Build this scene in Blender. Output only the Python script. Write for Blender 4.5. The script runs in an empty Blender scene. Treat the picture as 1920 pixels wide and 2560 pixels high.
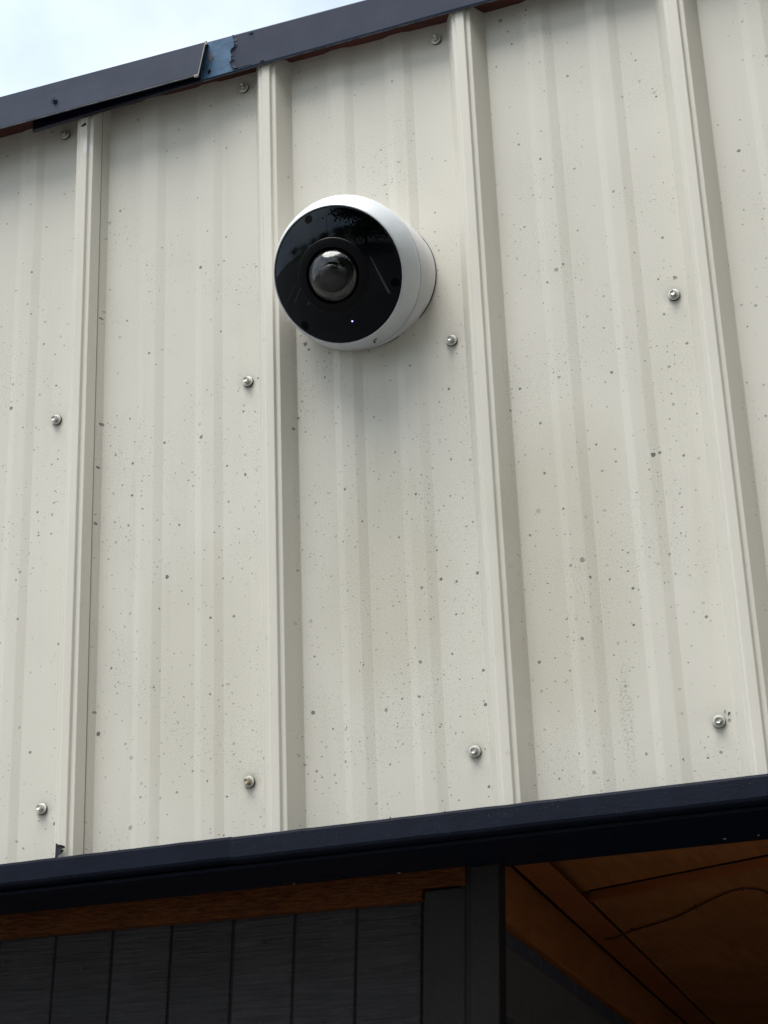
import bpy, bmesh, math, random
from mathutils import Vector, Matrix, noise

scene = bpy.context.scene
C = scene.collection
R = math.radians
rnd = random.Random(7)

# ------------------------------------------------------------------ camera
cam_data = bpy.data.cameras.new("camera")
cam = bpy.data.objects.new("camera", cam_data)
C.objects.link(cam)
cam.matrix_world = Matrix(((0.93660778, 0.16333709, 0.30997881, 1.17855847),
                           (0.34852674, -0.3434484, -0.87210797, -2.11885602),
                           (-0.03598586, 0.92485901, -0.37860378, -1.15314282),
                           (0, 0, 0, 1)))
cam_data.sensor_fit = 'VERTICAL'
cam_data.sensor_height = 36.0
cam_data.lens = 64.254
cam_data.clip_start = 0.02
cam_data.clip_end = 2000
scene.camera = cam

# ------------------------------------------------------------------ sky and sun
SUN_DIR = Vector((-0.10, -0.255, 0.955)).normalized()      # towards the sun
sun_el = math.asin(SUN_DIR.z)
sun_az = math.atan2(SUN_DIR.x, SUN_DIR.y)
world = bpy.data.worlds.new("World")
scene.world = world
world.use_nodes = True
wt = world.node_tree
for n in list(wt.nodes):
    wt.nodes.remove(n)
def wn(t, **kw):
    n = wt.nodes.new(t)
    for k, v in kw.items():
        setattr(n, k, v)
    return n
out = wn('ShaderNodeOutputWorld')
sky = wn('ShaderNodeTexSky', sky_type='NISHITA', sun_disc=False)
sky.sun_elevation = sun_el
sky.sun_rotation = sun_az
sky.air_density = 1.0
sky.dust_density = 1.5
bg_sky = wn('ShaderNodeBackground'); bg_sky.inputs['Strength'].default_value = 0.05
bg_cloud = wn('ShaderNodeBackground'); bg_cloud.inputs['Strength'].default_value = 0.375
tc = wn('ShaderNodeTexCoord')
n1 = wn('ShaderNodeTexNoise'); n1.inputs['Scale'].default_value = 2.6; n1.inputs['Detail'].default_value = 6; n1.inputs['Roughness'].default_value = 0.55
n2 = wn('ShaderNodeTexNoise'); n2.inputs['Scale'].default_value = 1.3; n2.inputs['Detail'].default_value = 4
cr = wn('ShaderNodeValToRGB')
cr.color_ramp.elements[0].position = 0.30; cr.color_ramp.elements[0].color = (0.45, 0.45, 0.45, 1)
cr.color_ramp.elements[1].position = 0.52; cr.color_ramp.elements[1].color = (1, 1, 1, 1)
cc = wn('ShaderNodeValToRGB')
cc.color_ramp.elements[0].position = 0.3; cc.color_ramp.elements[0].color = (0.60, 0.74, 0.92, 1)
cc.color_ramp.elements[1].position = 0.65; cc.color_ramp.elements[1].color = (1.08, 1.10, 1.12, 1)
mixs = wn('ShaderNodeMixShader')
wl = wt.links.new
wl(tc.outputs['Generated'], n1.inputs['Vector']); wl(tc.outputs['Generated'], n2.inputs['Vector'])
wl(n1.outputs['Fac'], cr.inputs['Fac']); wl(n2.outputs['Fac'], cc.inputs['Fac'])
wl(sky.outputs['Color'], bg_sky.inputs['Color']); wl(cc.outputs['Color'], bg_cloud.inputs['Color'])
wl(cr.outputs['Color'], mixs.inputs['Fac']); wl(bg_sky.outputs[0], mixs.inputs[1]); wl(bg_cloud.outputs[0], mixs.inputs[2])
wl(mixs.outputs[0], out.inputs['Surface'])

sd = bpy.data.lights.new("sun", 'SUN')
sd.energy = 1.5
sd.angle = R(46)
sd.color = (1.0, 0.97, 0.92)
sun = bpy.data.objects.new("sun", sd)
C.objects.link(sun)
sun.rotation_euler = SUN_DIR.to_track_quat('Z', 'Y').to_euler()
sun.location = (-3, -4, 9)

scene.view_settings.view_transform = 'Standard'
scene.view_settings.look = 'None'
scene.view_settings.gamma = 1.0
scene.view_settings.use_curve_mapping = False
scene.view_settings.exposure = 1.87
scene.render.engine = 'CYCLES'

# ------------------------------------------------------------------ helpers
def tag(o, label=None, cat=None, group=None, kind=None):
    if label: o['label'] = label
    if cat: o['category'] = cat
    if group: o['group'] = group
    if kind: o['kind'] = kind
    return o

def empty(name, loc=(0, 0, 0)):
    o = bpy.data.objects.new(name, None)
    o.empty_display_size = 0.05
    C.objects.link(o)
    o.location = loc
    return o

def link(name, me, mat=None, parent=None, smooth=False):
    o = bpy.data.objects.new(name, me)
    C.objects.link(o)
    if mat is not None and len(me.materials) == 0:
        me.materials.append(mat)
    if smooth:
        for f in me.polygons: f.use_smooth = True
    if parent is not None:
        o.parent = parent
        pw = Matrix.Identity(4); q = parent
        chain = []
        while q is not None:
            chain.append(q); q = q.parent
        for q in reversed(chain):
            pw = pw @ q.matrix_parent_inverse @ q.matrix_basis
        o.matrix_parent_inverse = pw.inverted()
    return o

def mesh_from(name, verts, faces):
    me = bpy.data.meshes.new(name)
    me.from_pydata([tuple(v) for v in verts], [], faces)
    me.update()
    return me

def bm_obj(name, bm, mat, parent=None, smooth=False):
    bmesh.ops.recalc_face_normals(bm, faces=bm.faces[:])
    me = bpy.data.meshes.new(name)
    bm.to_mesh(me); bm.free()
    return link(name, me, mat, parent, smooth)

HEX_F = [(0, 1, 2, 3), (7, 6, 5, 4), (0, 4, 5, 1), (1, 5, 6, 2), (2, 6, 7, 3), (3, 7, 4, 0)]
def hexa_bm(pts, bevel=0.0015, segs=2):
    bm = bmesh.new()
    v = [bm.verts.new(p) for p in pts]
    for f in HEX_F: bm.faces.new([v[i] for i in f])
    bmesh.ops.recalc_face_normals(bm, faces=bm.faces[:])
    if bevel: bmesh.ops.bevel(bm, geom=bm.edges[:], offset=bevel, segments=segs, affect='EDGES', profile=0.5)
    return bm
def hexa(name, pts, mat, parent=None, bevel=0.0015):
    return bm_obj(name, hexa_bm(pts, bevel), mat, parent)
def box(name, x0, x1, y0, y1, z0, z1, mat, parent=None, bevel=0.0015):
    return hexa(name, [(x0, y0, z0), (x1, y0, z0), (x1, y1, z0), (x0, y1, z0), (x0, y0, z1), (x1, y0, z1), (x1, y1, z1), (x0, y1, z1)], mat, parent, bevel)

def lathe_bm(profile, seg=96, M=None, close_start=False, close_end=False):
    """profile of (r, h) turned round the local z axis"""
    bm = bmesh.new(); rings = []
    for r, h in profile:
        if r < 1e-6: rings.append([bm.verts.new((0, 0, h))])
        else: rings.append([bm.verts.new((r * math.cos(2 * math.pi * i / seg), r * math.sin(2 * math.pi * i / seg), h)) for i in range(seg)])
    for a, b in zip(rings, rings[1:]):
        for i in range(seg):
            j = (i + 1) % seg
            if len(a) == 1 and len(b) == 1: continue
            if len(a) == 1: bm.faces.new((a[0], b[i], b[j]))
            elif len(b) == 1: bm.faces.new((a[i], b[0], a[j]))
            else: bm.faces.new((a[i], b[i], b[j], a[j]))
    if close_start and len(rings[0]) > 1: bm.faces.new(rings[0])
    if close_end and len(rings[-1]) > 1: bm.faces.new(rings[-1])
    if M is not None: bmesh.ops.transform(bm, matrix=M, verts=bm.verts[:])
    return bm
def shade_by_angle(o, deg=35):
    me = o.data
    for f in me.polygons: f.use_smooth = True
    try: me.set_sharp_from_angle(angle=R(deg))
    except Exception: pass
    return o

def tube(name, pts, r, mat, parent=None, sides=10):
    cu = bpy.data.curves.new(name, 'CURVE'); cu.dimensions = '3D'
    sp = cu.splines.new('BEZIER'); sp.bezier_points.add(len(pts) - 1)
    for b, p in zip(sp.bezier_points, pts):
        b.co = p; b.handle_left_type = b.handle_right_type = 'AUTO'
    cu.bevel_depth = r; cu.bevel_resolution = 3; cu.resolution_u = 8
    tmp = bpy.data.objects.new(name, cu); C.objects.link(tmp)
    me = bpy.data.meshes.new_from_object(tmp.evaluated_get(bpy.context.evaluated_depsgraph_get()))
    bpy.data.objects.remove(tmp); bpy.data.curves.remove(cu)
    me.name = name
    return link(name, me, mat, parent, True)

def slab(name, poly_xz, y, th, mat, parent=None, jitter=0.0):
    """flat polygon in the xz plane with thickness towards -y"""
    bm = bmesh.new()
    a = [bm.verts.new((x, y, z)) for x, z in poly_xz]
    b = [bm.verts.new((x, y - th + rnd.uniform(-jitter, jitter), z)) for x, z in poly_xz]
    bm.faces.new(a); bm.faces.new(b[::-1])
    for i in range(len(a)):
        j = (i + 1) % len(a); bm.faces.new((a[i], b[i], b[j], a[j]))
    bmesh.ops.triangulate(bm, faces=[f for f in bm.faces if len(f.verts) > 4])
    return bm_obj(name, bm, mat, parent)

# ------------------------------------------------------------------ materials
def new_mat(name):
    m = bpy.data.materials.new(name); m.use_nodes = True
    nt = m.node_tree
    b = nt.nodes['Principled BSDF']
    return m, nt, b
class NT:
    def __init__(s, nt): s.nt = nt
    def n(s, t, ins=None, **kw):
        nd = s.nt.nodes.new(t)
        for k, v in kw.items(): setattr(nd, k, v)
        for k, v in (ins or {}).items(): s.set(nd.inputs[k], v)
        return nd
    def set(s, sock, v):
        if isinstance(v, bpy.types.NodeSocket): s.nt.links.new(v, sock)
        else: sock.default_value = v
    def math(s, op, a, b=None, c=None, clamp=False):
        nd = s.nt.nodes.new('ShaderNodeMath'); nd.operation = op; nd.use_clamp = clamp
        for i, v in enumerate((a, b, c)):
            if v is not None: s.set(nd.inputs[i], v)
        return nd.outputs[0]
    def smooth(s, v, lo, hi, a=0.0, b=1.0):
        nd = s.nt.nodes.new('ShaderNodeMapRange'); nd.interpolation_type = 'SMOOTHSTEP'
        s.set(nd.inputs[0], v); s.set(nd.inputs[1], lo); s.set(nd.inputs[2], hi); s.set(nd.inputs[3], a); s.set(nd.inputs[4], b)
        return nd.outputs[0]
    def mix(s, fac, a, b, mode='MIX'):
        nd = s.nt.nodes.new('ShaderNodeMix'); nd.data_type = 'RGBA'; nd.blend_type = mode
        s.set(nd.inputs[0], fac); s.set(nd.inputs[6], a); s.set(nd.inputs[7], b)
        return nd.outputs[2]
    def obj(s): return s.n('ShaderNodeTexCoord').outputs['Object']
    def sep(s, v):
        nd = s.n('ShaderNodeSeparateXYZ', {0: v}); return nd.outputs
    def scale(s, v, xyz):
        nd = s.n('ShaderNodeVectorMath', {0: v, 1: xyz}, operation='MULTIPLY'); return nd.outputs[0]
    def noise(s, v, sc, det=4, rough=0.5, dim='3D'):
        nd = s.n('ShaderNodeTexNoise', {'Vector': v, 'Scale': sc, 'Detail': det, 'Roughness': rough}, noise_dimensions=dim); return nd
    def bump(s, h, strength, dist, normal=None):
        nd = s.n('ShaderNodeBump', {'Height': h, 'Strength': strength, 'Distance': dist})
        if normal is not None: s.set(nd.inputs['Normal'], normal)
        return nd.outputs[0]

def c4(r, g, b): return (r, g, b, 1.0)

P = 0.3048
def wall_material():
    m, nt, b = new_mat("cream_painted_steel"); T = NT(nt)
    co = T.obj(); x, y, z = T.sep(co)[:3]
    flat = T.n('ShaderNodeCombineXYZ', {0: x, 1: z, 2: 0.0}).outputs[0]
    wob = T.n('ShaderNodeVectorMath', {0: T.n('ShaderNodeVectorMath', {0: T.noise(flat, 420, 2).outputs['Color'], 1: (0.5, 0.5, 0.5)}, operation='SUBTRACT').outputs[0], 1: (0.0034, 0.0034, 0)}, operation='MULTIPLY').outputs[0]
    fw = T.n('ShaderNodeVectorMath', {0: flat, 1: wob}, operation='ADD').outputs[0]
    base = c4(0.660, 0.630, 0.548)
    big = T.noise(flat, 3.0, 3).outputs['Fac']
    col = T.mix(T.smooth(big, 0.35, 0.7), base, c4(0.680, 0.651, 0.572))
    # fine grime grain
    g1 = T.noise(flat, 520, 2, 0.7).outputs['Fac']
    dens = T.noise(flat, 5.0, 4, 0.6).outputs['Fac']
    pan = T.smooth(y, -0.012, -0.006, 0.12, 1.0)
    gm = T.math('MULTIPLY', T.math('MULTIPLY', T.smooth(g1, 0.49, 0.66), T.smooth(dens, 0.36, 0.66, 0.04, 0.52)), pan)
    col = T.mix(gm, col, c4(0.36, 0.352, 0.30))
    g2 = T.noise(flat, 1100, 1, 0.5).outputs['Fac']
    col = T.mix(T.smooth(g2, 0.30, 0.75, 0.0, 0.08), col, c4(0.42, 0.41, 0.36))
    # run-down weather streaks
    st = T.noise(T.scale(flat, (26, 2.0, 1)), 1.0, 5, 0.6).outputs['Fac']
    col = T.mix(T.math('MULTIPLY', T.smooth(st, 0.50, 0.78), 0.22), col, c4(0.48, 0.45, 0.36))
    # mildew patch between the second and third rib and low on the next pan
    def patch(cx, cz, rx, rz):
        dx = T.math('DIVIDE', T.math('SUBTRACT', x, cx), rx); dz = T.math('DIVIDE', T.math('SUBTRACT', z, cz), rz)
        d = T.math('ADD', T.math('MULTIPLY', dx, dx), T.math('MULTIPLY', dz, dz))
        return T.smooth(T.math('ADD', d, T.math('MULTIPLY', T.math('SUBTRACT', dens, 0.5), 2.4)), 0.1, 1.3, 1.0, 0.0)
    mil = T.math('MAXIMUM', patch(0.43, -0.33, 0.10, 0.20), T.math('MULTIPLY', patch(0.67, -0.36, 0.10, 0.24), 0.8))
    mil = T.math('MAXIMUM', mil, T.math('MULTIPLY', patch(0.15, -0.42, 0.09, 0.2), 0.5))
    col = T.mix(T.math('MULTIPLY', mil, T.smooth(g1, 0.30, 0.75, 0.22, 0.58)), col, c4(0.42, 0.385, 0.27))
    # soot smear
    sm = T.math('MULTIPLY', patch(0.7275, -0.555, 0.009, 0.085), T.smooth(T.noise(flat, 330, 2, 0.7).outputs['Fac'], 0.47, 0.66))
    col = T.mix(T.math('MULTIPLY', sm, 0.45), col, c4(0.13, 0.13, 0.12))
    # dirt specks of three sizes
    def specks(scale, rlo, rhi, keep, dark, power, seed):
        v = T.n('ShaderNodeVectorMath', {0: fw, 1: (seed, seed * 1.7, 0)}, operation='ADD').outputs[0]
        vo = T.n('ShaderNodeTexVoronoi', {'Vector': v, 'Scale': scale, 'Randomness': 1.0}, voronoi_dimensions='2D', feature='F1')
        cs = T.n('ShaderNodeSeparateColor', {0: vo.outputs['Color']}).outputs
        rad = T.math('ADD', rlo, T.math('MULTIPLY', T.math('POWER', cs[0], power), rhi - rlo))
        d = T.math('DIVIDE', vo.outputs['Distance'], rad)
        a = T.smooth(d, 0.72, 1.05, 1.0, 0.0)
        core = T.smooth(d, 0.2, 0.8, 0.72, 1.0)                 # rim of a dried drop is darker
        thr = T.math('ADD', T.math('ADD', keep, T.smooth(z, -0.25, 0.40, -0.06, 0.26)), T.math('MULTIPLY', T.math('SUBTRACT', 0.55, dens), 2.2))
        on = T.math('GREATER_THAN', cs[2], thr)
        s = T.math('MULTIPLY', T.math('MULTIPLY', a, core), T.math('MULTIPLY', on, T.smooth(cs[1], 0.0, 1.0, dark * 0.35, dark)))
        return s
    s1 = specks(19, 0.020, 0.070, 0.26, 0.98, 3.2, 3.1)
    s2 = specks(40, 0.028, 0.092, 0.34, 0.98, 2.4, 9.7)
    s3 = specks(105, 0.055, 0.13, 0.64, 0.85, 1.5, 17.3)
    s = T.math('MULTIPLY', T.math('MAXIMUM', T.math('MAXIMUM', s1, s2), s3), pan)
    col = T.mix(s, col, c4(0.040, 0.042, 0.035))
    # grime ring and dimple round every screw
    dx = T.math('SUBTRACT', T.math('FLOORED_MODULO', T.math('ADD', x, 0.0763 + P / 2 + 6 * P), P), P / 2)
    d2 = None
    for zr in (0.4937, 0.0, -0.5753):
        dz = T.math('SUBTRACT', z, zr)
        q = T.math('SQRT', T.math('ADD', T.math('MULTIPLY', dx, dx), T.math('MULTIPLY', dz, dz)))
        d2 = q if d2 is None else T.math('MINIMUM', d2, q)
    col = T.mix(T.math('MULTIPLY', T.smooth(d2, 0.008, 0.017, 1.0, 0.0), T.smooth(dens, 0.3, 0.7, 0.12, 0.42)), col, c4(0.30, 0.285, 0.235))
    T.set(b.inputs['Base Color'], col)
    T.set(b.inputs['Roughness'], T.smooth(big, 0.3, 0.7, 0.42, 0.54))
    b.inputs['Specular IOR Level'].default_value = 0.5
    oil = T.noise(T.scale(flat, (9, 3.2, 1)), 1.0, 2).outputs['Fac']
    h = T.math('ADD', T.math('MULTIPLY', oil, 1.0), T.math('ADD', T.math('MULTIPLY', g1, 0.02), T.smooth(d2, 0.006, 0.028, 0.0, 0.30)))
    T.set(b.inputs['Normal'], T.bump(h, 0.35, 0.004))
    return m

def paint_material(name, c1, c2, rough=0.5, nscale=14, grain=(1, 1, 1), gscale=200, bump=0.3, bdist=0.0008, spec=0.4, speck=None, speck_amt=0.5, metallic=0.0, specksc=160, gw=0.4, vary=0.0):
    m, nt, b = new_mat(name); T = NT(nt); co = T.obj()
    a = T.noise(co, nscale, 5, 0.6).outputs['Fac']
    gr = T.noise(T.scale(co, grain), gscale, 4, 0.6).outputs['Fac']
    col = T.mix(T.smooth(T.math('ADD', T.math('MULTIPLY', a, 1 - gw), T.math('MULTIPLY', gr, gw)), 0.35, 0.65), c4(*c1), c4(*c2))
    if speck:
        sp = T.noise(co, specksc, 2, 0.5).outputs['Fac']
        col = T.mix(T.math('MULTIPLY', T.smooth(sp, 0.66, 0.74), speck_amt), col, c4(*speck))
    T.set(b.inputs['Base Color'], col)
    T.set(b.inputs['Roughness'], T.smooth(gr, 0.3, 0.7, rough - 0.07, rough + 0.08))
    b.inputs['Specular IOR Level'].default_value = spec
    b.inputs['Metallic'].default_value = metallic
    if vary:
        rn = T.n('ShaderNodeObjectInfo').outputs['Random']
        hsv = T.n('ShaderNodeHueSaturation', {'Value': T.smooth(rn, 0.0, 1.0, 1 - vary, 1 + vary), 'Color': col}); T.set(b.inputs['Base Color'], hsv.outputs[0])
    if bump: T.set(b.inputs['Normal'], T.bump(gr, bump, bdist))
    return m

def plain(name, col, rough=0.5, spec=0.5, metallic=0.0, emit=None, es=0.0, trans=0.0, ior=1.5, coat=0.0):
    m, nt, b = new_mat(name); T = NT(nt)
    a = T.noise(T.obj(), 60, 3).outputs['Fac']
    T.set(b.inputs['Base Color'], T.mix(a, c4(*[v * 0.92 for v in col]), c4(*[min(1, v * 1.06) for v in col])))
    b.inputs['Roughness'].default_value = rough
    b.inputs['Specular IOR Level'].default_value = spec
    b.inputs['Metallic'].default_value = metallic
    b.inputs['Transmission Weight'].default_value = trans
    b.inputs['IOR'].default_value = ior
    b.inputs['Coat Weight'].default_value = coat
    if emit:
        b.inputs['Emission Color'].default_value = c4(*emit); b.inputs['Emission Strength'].default_value = es
    return m

M_WALL = wall_material()
M_SLATE = paint_material("faded_slate_paint", (0.031, 0.041, 0.069), (0.041, 0.052, 0.083), 0.6, 20, (1, 1, 1), 700, 0.25, 0.0004, 0.16, (0.15, 0.15, 0.15), 0.15, specksc=300)
M_NAVY = paint_material("navy_wood_paint", (0.0056, 0.0080, 0.0165), (0.0084, 0.0115, 0.0222), 0.55, 30, (0.05, 1, 1.6), 420, 0.3, 0.0007, 0.10, (0.10, 0.11, 0.12), 0.25, specksc=420)
M_NAVY_NEW = paint_material("navy_wood_paint_fresh", (0.0068, 0.0095, 0.0185), (0.0098, 0.0132, 0.0245), 0.55, 30, (0.12, 1, 1.4), 420, 0.3, 0.0007, 0.12, (0.10, 0.11, 0.12), 0.3, specksc=420)
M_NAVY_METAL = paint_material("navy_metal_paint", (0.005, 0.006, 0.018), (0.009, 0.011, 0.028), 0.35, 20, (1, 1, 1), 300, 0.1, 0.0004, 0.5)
M_BLUE = paint_material("chalky_blue_paint", (0.034, 0.092, 0.175), (0.080, 0.170, 0.290), 0.6, 45, (1, 1, 1), 420, 0.5, 0.0008, 0.3, (0.04, 0.09, 0.17), 0.5, specksc=200)
M_PRIMER = paint_material("grey_primer", (0.12, 0.115, 0.12), (0.17, 0.16, 0.16), 0.7, 40)
M_EDGE = paint_material("weathered_sheet_edge", (0.28, 0.26, 0.22), (0.42, 0.40, 0.36), 0.6, 120)
M_PALE_EDGE = paint_material('pale_trim_edge', (0.05, 0.055, 0.07), (0.26, 0.26, 0.25), 0.6, 90, (1, 1, 1), 60)
M_RED = paint_material("oxblood_closure_strip", (0.060, 0.018, 0.014), (0.095, 0.028, 0.020), 0.7, 25, (0.5, 1, 1), 160, 0.4, 0.001)
M_CEDAR = paint_material("russet_rough_board", (0.075, 0.022, 0.005), (0.165, 0.052, 0.013), 0.75, 10, (0.30, 1, 1.6), 190, 1.0, 0.008, 0.15, gw=0.7)
M_CEIL = paint_material("russet_soffit_paint", (0.27, 0.090, 0.024), (0.39, 0.138, 0.040), 0.72, 6, (1, 0.07, 1), 120, 0.5, 0.0010, 0.2, gw=0.55)
M_CEIL_R = paint_material("russet_soffit_trim_paint", (0.25, 0.070, 0.018), (0.31, 0.091, 0.025), 0.72, 8, (1, 0.2, 1), 260, 0.3, 0.0006, 0.2)
M_TRIM = paint_material("charcoal_trim_paint", (0.0240, 0.0212, 0.0202), (0.0305, 0.0270, 0.0258), 0.75, 20, (1, 1, 0.8), 420, 0.9, 0.0022, 0.25, (0.04, 0.038, 0.037), 0.5, specksc=220)
M_TRIM_LIFTED = paint_material('charcoal_trim_paint_lifted', (0.105, 0.098, 0.096), (0.125, 0.118, 0.115), 0.75, 20, (1, 1, 0.8), 420, 0.6, 0.0015, 0.25)  # brightened copy of the charcoal trim paint, offsets the shade in the recess
M_BLUEGREY = paint_material("blue_charcoal_siding", (0.070, 0.080, 0.108), (0.095, 0.105, 0.135), 0.7, 20, (1, 1, 0.2), 300, 0.6, 0.0015, 0.3)
M_SIDING = paint_material("charcoal_rough_sawn_siding", (0.0225, 0.0206, 0.0214), (0.0480, 0.0442, 0.0458), 0.7, 14, (0.07, 0.07, 1.3), 210, 1.0, 0.006, 0.4, (0.08, 0.078, 0.078), 0.35, specksc=190, gw=0.75, vary=0.18)
M_GROOVE = plain("groove_backing", (0.024, 0.022, 0.023), 0.8, 0.2)
M_STEEL = plain("zinc_screw_steel", (0.50, 0.49, 0.45), 0.38, 0.5, 0.75)
M_WASH = plain("painted_washer", (0.58, 0.58, 0.52), 0.45, 0.4, 0.15)
M_RUST = paint_material("rusty_screw_steel", (0.30, 0.24, 0.15), (0.46, 0.42, 0.34), 0.5, 260, (1, 1, 1), 500, 0.3, 0.0005, 0.4, (0.22, 0.09, 0.02), 0.9, metallic=0.4, specksc=330)
M_RUBBER = plain("black_rubber", (0.022, 0.022, 0.022), 0.7, 0.3)
M_WHITE = plain("white_powder_coat", (0.63, 0.66, 0.69), 0.32, 0.45)
M_WHITE2 = plain("white_powder_coat_rear", (0.66, 0.66, 0.68), 0.4, 0.4)
M_GLASS = plain("black_glossy_acrylic", (0.0008, 0.0008, 0.0014), 0.012, 0.30)
M_GLASS.node_tree.nodes["Principled BSDF"].inputs["Specular Tint"].default_value = (0.78, 0.90, 1.0, 1.0)
M_MATTE = plain("matte_black_plastic", (0.003, 0.003, 0.0045), 0.4, 0.16)
M_DEEP = plain("deep_black", (0.002, 0.002, 0.002), 0.6, 0.05)
M_LENS = plain("lens_coating", (0.002, 0.003, 0.004), 0.05, 0.3)
M_BARREL = plain("lens_barrel_grey", (0.006, 0.006, 0.007), 0.35, 0.5)
M_DOME = plain("clear_dome", (0.98, 0.98, 0.98), 0.0, 0.5, 0.0, None, 0.0, 1.0, 1.38)
M_LED = plain("blue_status_led", (0.02, 0.02, 0.2), 0.4, 0.3, 0.0, (0.16, 0.12, 1.0), 2.2)
M_INK = plain("grey_ink", (0.05, 0.05, 0.055), 0.6, 0.3)
M_BLACK = plain("black_scrap", (0.012, 0.013, 0.016), 0.6, 0.3)
M_CAULK = plain("white_sealant", (0.72, 0.73, 0.70), 0.4, 0.4)
M_SEAM = plain('lap_gap_shade', (0.24, 0.23, 0.18), 0.8, 0.1)
M_CABLE = plain("russet_painted_cable", (0.075, 0.026, 0.010), 0.6, 0.3)
M_ROOF = paint_material("roof_metal", (0.12, 0.04, 0.03), (0.15, 0.05, 0.04), 0.5)

# ------------------------------------------------------------------ ground and street (behind the viewer, seen in the glass)
GZ = -2.72
def ground_material():
    m, nt, b = new_mat("worn_asphalt"); T = NT(nt); co = T.obj()
    a = T.noise(co, 0.35, 5, 0.6).outputs['Fac']; g = T.noise(co, 60, 3, 0.7).outputs['Fac']
    col = T.mix(T.smooth(a, 0.3, 0.7), c4(0.050, 0.049, 0.047), c4(0.085, 0.082, 0.078))
    col = T.mix(T.math('MULTIPLY', g, 0.4), col, c4(0.10, 0.10, 0.095))
    T.set(b.inputs['Base Color'], col); b.inputs['Roughness'].default_value = 0.85
    T.set(b.inputs['Normal'], T.bump(g, 0.4, 0.01))
    return m
M_ASPHALT = ground_material()
M_CONC = paint_material("concrete", (0.24, 0.235, 0.22), (0.32, 0.31, 0.29), 0.85, 3, (1, 1, 1), 60, 0.4, 0.004)
M_LINE = paint_material("white_road_paint", (0.40, 0.40, 0.39), (0.60, 0.60, 0.58), 0.7, 6)
M_GRASS = paint_material("grass", (0.045, 0.075, 0.022), (0.075, 0.11, 0.035), 0.9, 2, (1, 1, 1), 40, 0.6, 0.02)
M_BARK = paint_material("bark", (0.06, 0.045, 0.03), (0.11, 0.085, 0.06), 0.9, 8)
M_LEAF = paint_material("leaf", (0.035, 0.065, 0.018), (0.075, 0.115, 0.035), 0.6, 1.5)
M_STUCCO = paint_material("pale_stucco", (0.48, 0.45, 0.39), (0.55, 0.52, 0.46), 0.85, 3)
M_SHINGLE = paint_material("grey_shingle", (0.09, 0.085, 0.08), (0.13, 0.125, 0.12), 0.85, 6)
M_WINDOW = plain("window_glass", (0.02, 0.025, 0.03), 0.05, 0.6)
M_GALV = plain("galvanised_pole", (0.28, 0.28, 0.28), 0.5, 0.5, 0.5)

g = link('ground', mesh_from('ground', [(-400, -400, GZ), (400, -400, GZ), (400, 400, GZ), (-400, 400, GZ)], [(0, 1, 2, 3)]), M_ASPHALT)
tag(g, 'grey worn asphalt ground below the wall', kind='structure')
lawn = link('lawn', mesh_from('lawn', [(-90, -60, GZ + 0.02), (60, -60, GZ + 0.02), (60, -30, GZ + 0.02), (-90, -30, GZ + 0.02)], [(0, 1, 2, 3)]), M_GRASS)
tag(lawn, 'strip of grass across the street', kind='structure')
for i in range(7):
    xx = -9.5 + i * 2.7
    st = link('parking_line', mesh_from('parking_line', [(xx, -7.4, GZ + 0.006), (xx + 0.11, -7.4, GZ + 0.006), (xx + 0.11, -2.2, GZ + 0.006), (xx, -2.2, GZ + 0.006)], [(0, 1, 2, 3)]), M_LINE)
    tag(st, 'white painted parking bay line on the asphalt', kind='structure')

def tree(loc, h, r, label, seed, nl=2200):
    rr = random.Random(seed)
    t = tag(empty('street_tree', loc), label, 'tree', 'trees across the street')
    bm = bmesh.new()
    def limb(p, q, r0, r1):
        ax = (q - p); L = ax.length; Mx = Matrix.Translation((p + q) / 2) @ ax.to_track_quat('Z', 'Y').to_matrix().to_4x4()
        bmesh.ops.create_cone(bm, cap_ends=True, segments=8, radius1=r0, radius2=r1, depth=L, matrix=Mx)
    L0 = Vector(loc); top = L0 + Vector((0, 0, h * 0.5))
    limb(L0, top, h * 0.03, h * 0.018)
    ends = []
    for k in range(7):
        a = k * 0.9 + rr.random(); e = top + Vector((math.cos(a) * r * 0.6, math.sin(a) * r * 0.6, h * rr.uniform(-0.18, 0.35)))
        limb(top - Vector((0, 0, h * 0.1 * rr.random())), e, h * 0.012, h * 0.004); ends.append(e)
    bm_obj('trunk', bm, M_BARK, t)
    vs, fs = [], []
    for k in range(nl):
        cen = rr.choice(ends) if rr.random() < 0.8 else top + Vector((0, 0, h * 0.25))
        d = Vector((rr.gauss(0, 1), rr.gauss(0, 1), rr.gauss(0, 0.8))) * r * 0.27
        p = cen + d; s = rr.uniform(0.12, 0.28) * h / 7
        u = Vector((rr.uniform(-1, 1), rr.uniform(-1, 1), rr.uniform(-1, 1))).normalized(); w = u.orthogonal().normalized()
        i = len(vs); vs += [p - u * s, p + w * s * 0.6, p + u * s, p - w * s * 0.6]; fs.append((i, i + 1, i + 2, i + 3))
    link('crown', mesh_from('crown', vs, fs), M_LEAF, t)
tree((1.6, -12.5, GZ), 9.0, 4.2, 'tall broad green tree near the parking lot', 1, 6000)
for i, (tx, ty, th) in enumerate(((-44, -46, 7.5), (-28, -52, 8.5), (-9, -58, 9.0), (0.5, -60, 8.0), (12, -55, 9.5), (-52, -40, 8.5))):
    tree((tx, ty, GZ), th, th * 0.75, ('green tree at the left end of the street row', 'tall green tree left of the pale house', 'green tree between the two pale houses', 'green tree behind the wide pale house', 'green tree at the right end of the street row', 'outermost green tree on the left of the row')[i], 20 + i)
tree((-22, -46, GZ), 7.0, 4.8, 'round green tree on the grass strip far left', 2)
tree((-13, -50, GZ), 8.0, 5.4, 'taller green tree beside the pale house', 3)
tree((-4, -52, GZ), 6.5, 4.8, 'low bushy tree on the grass strip', 4)
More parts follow.
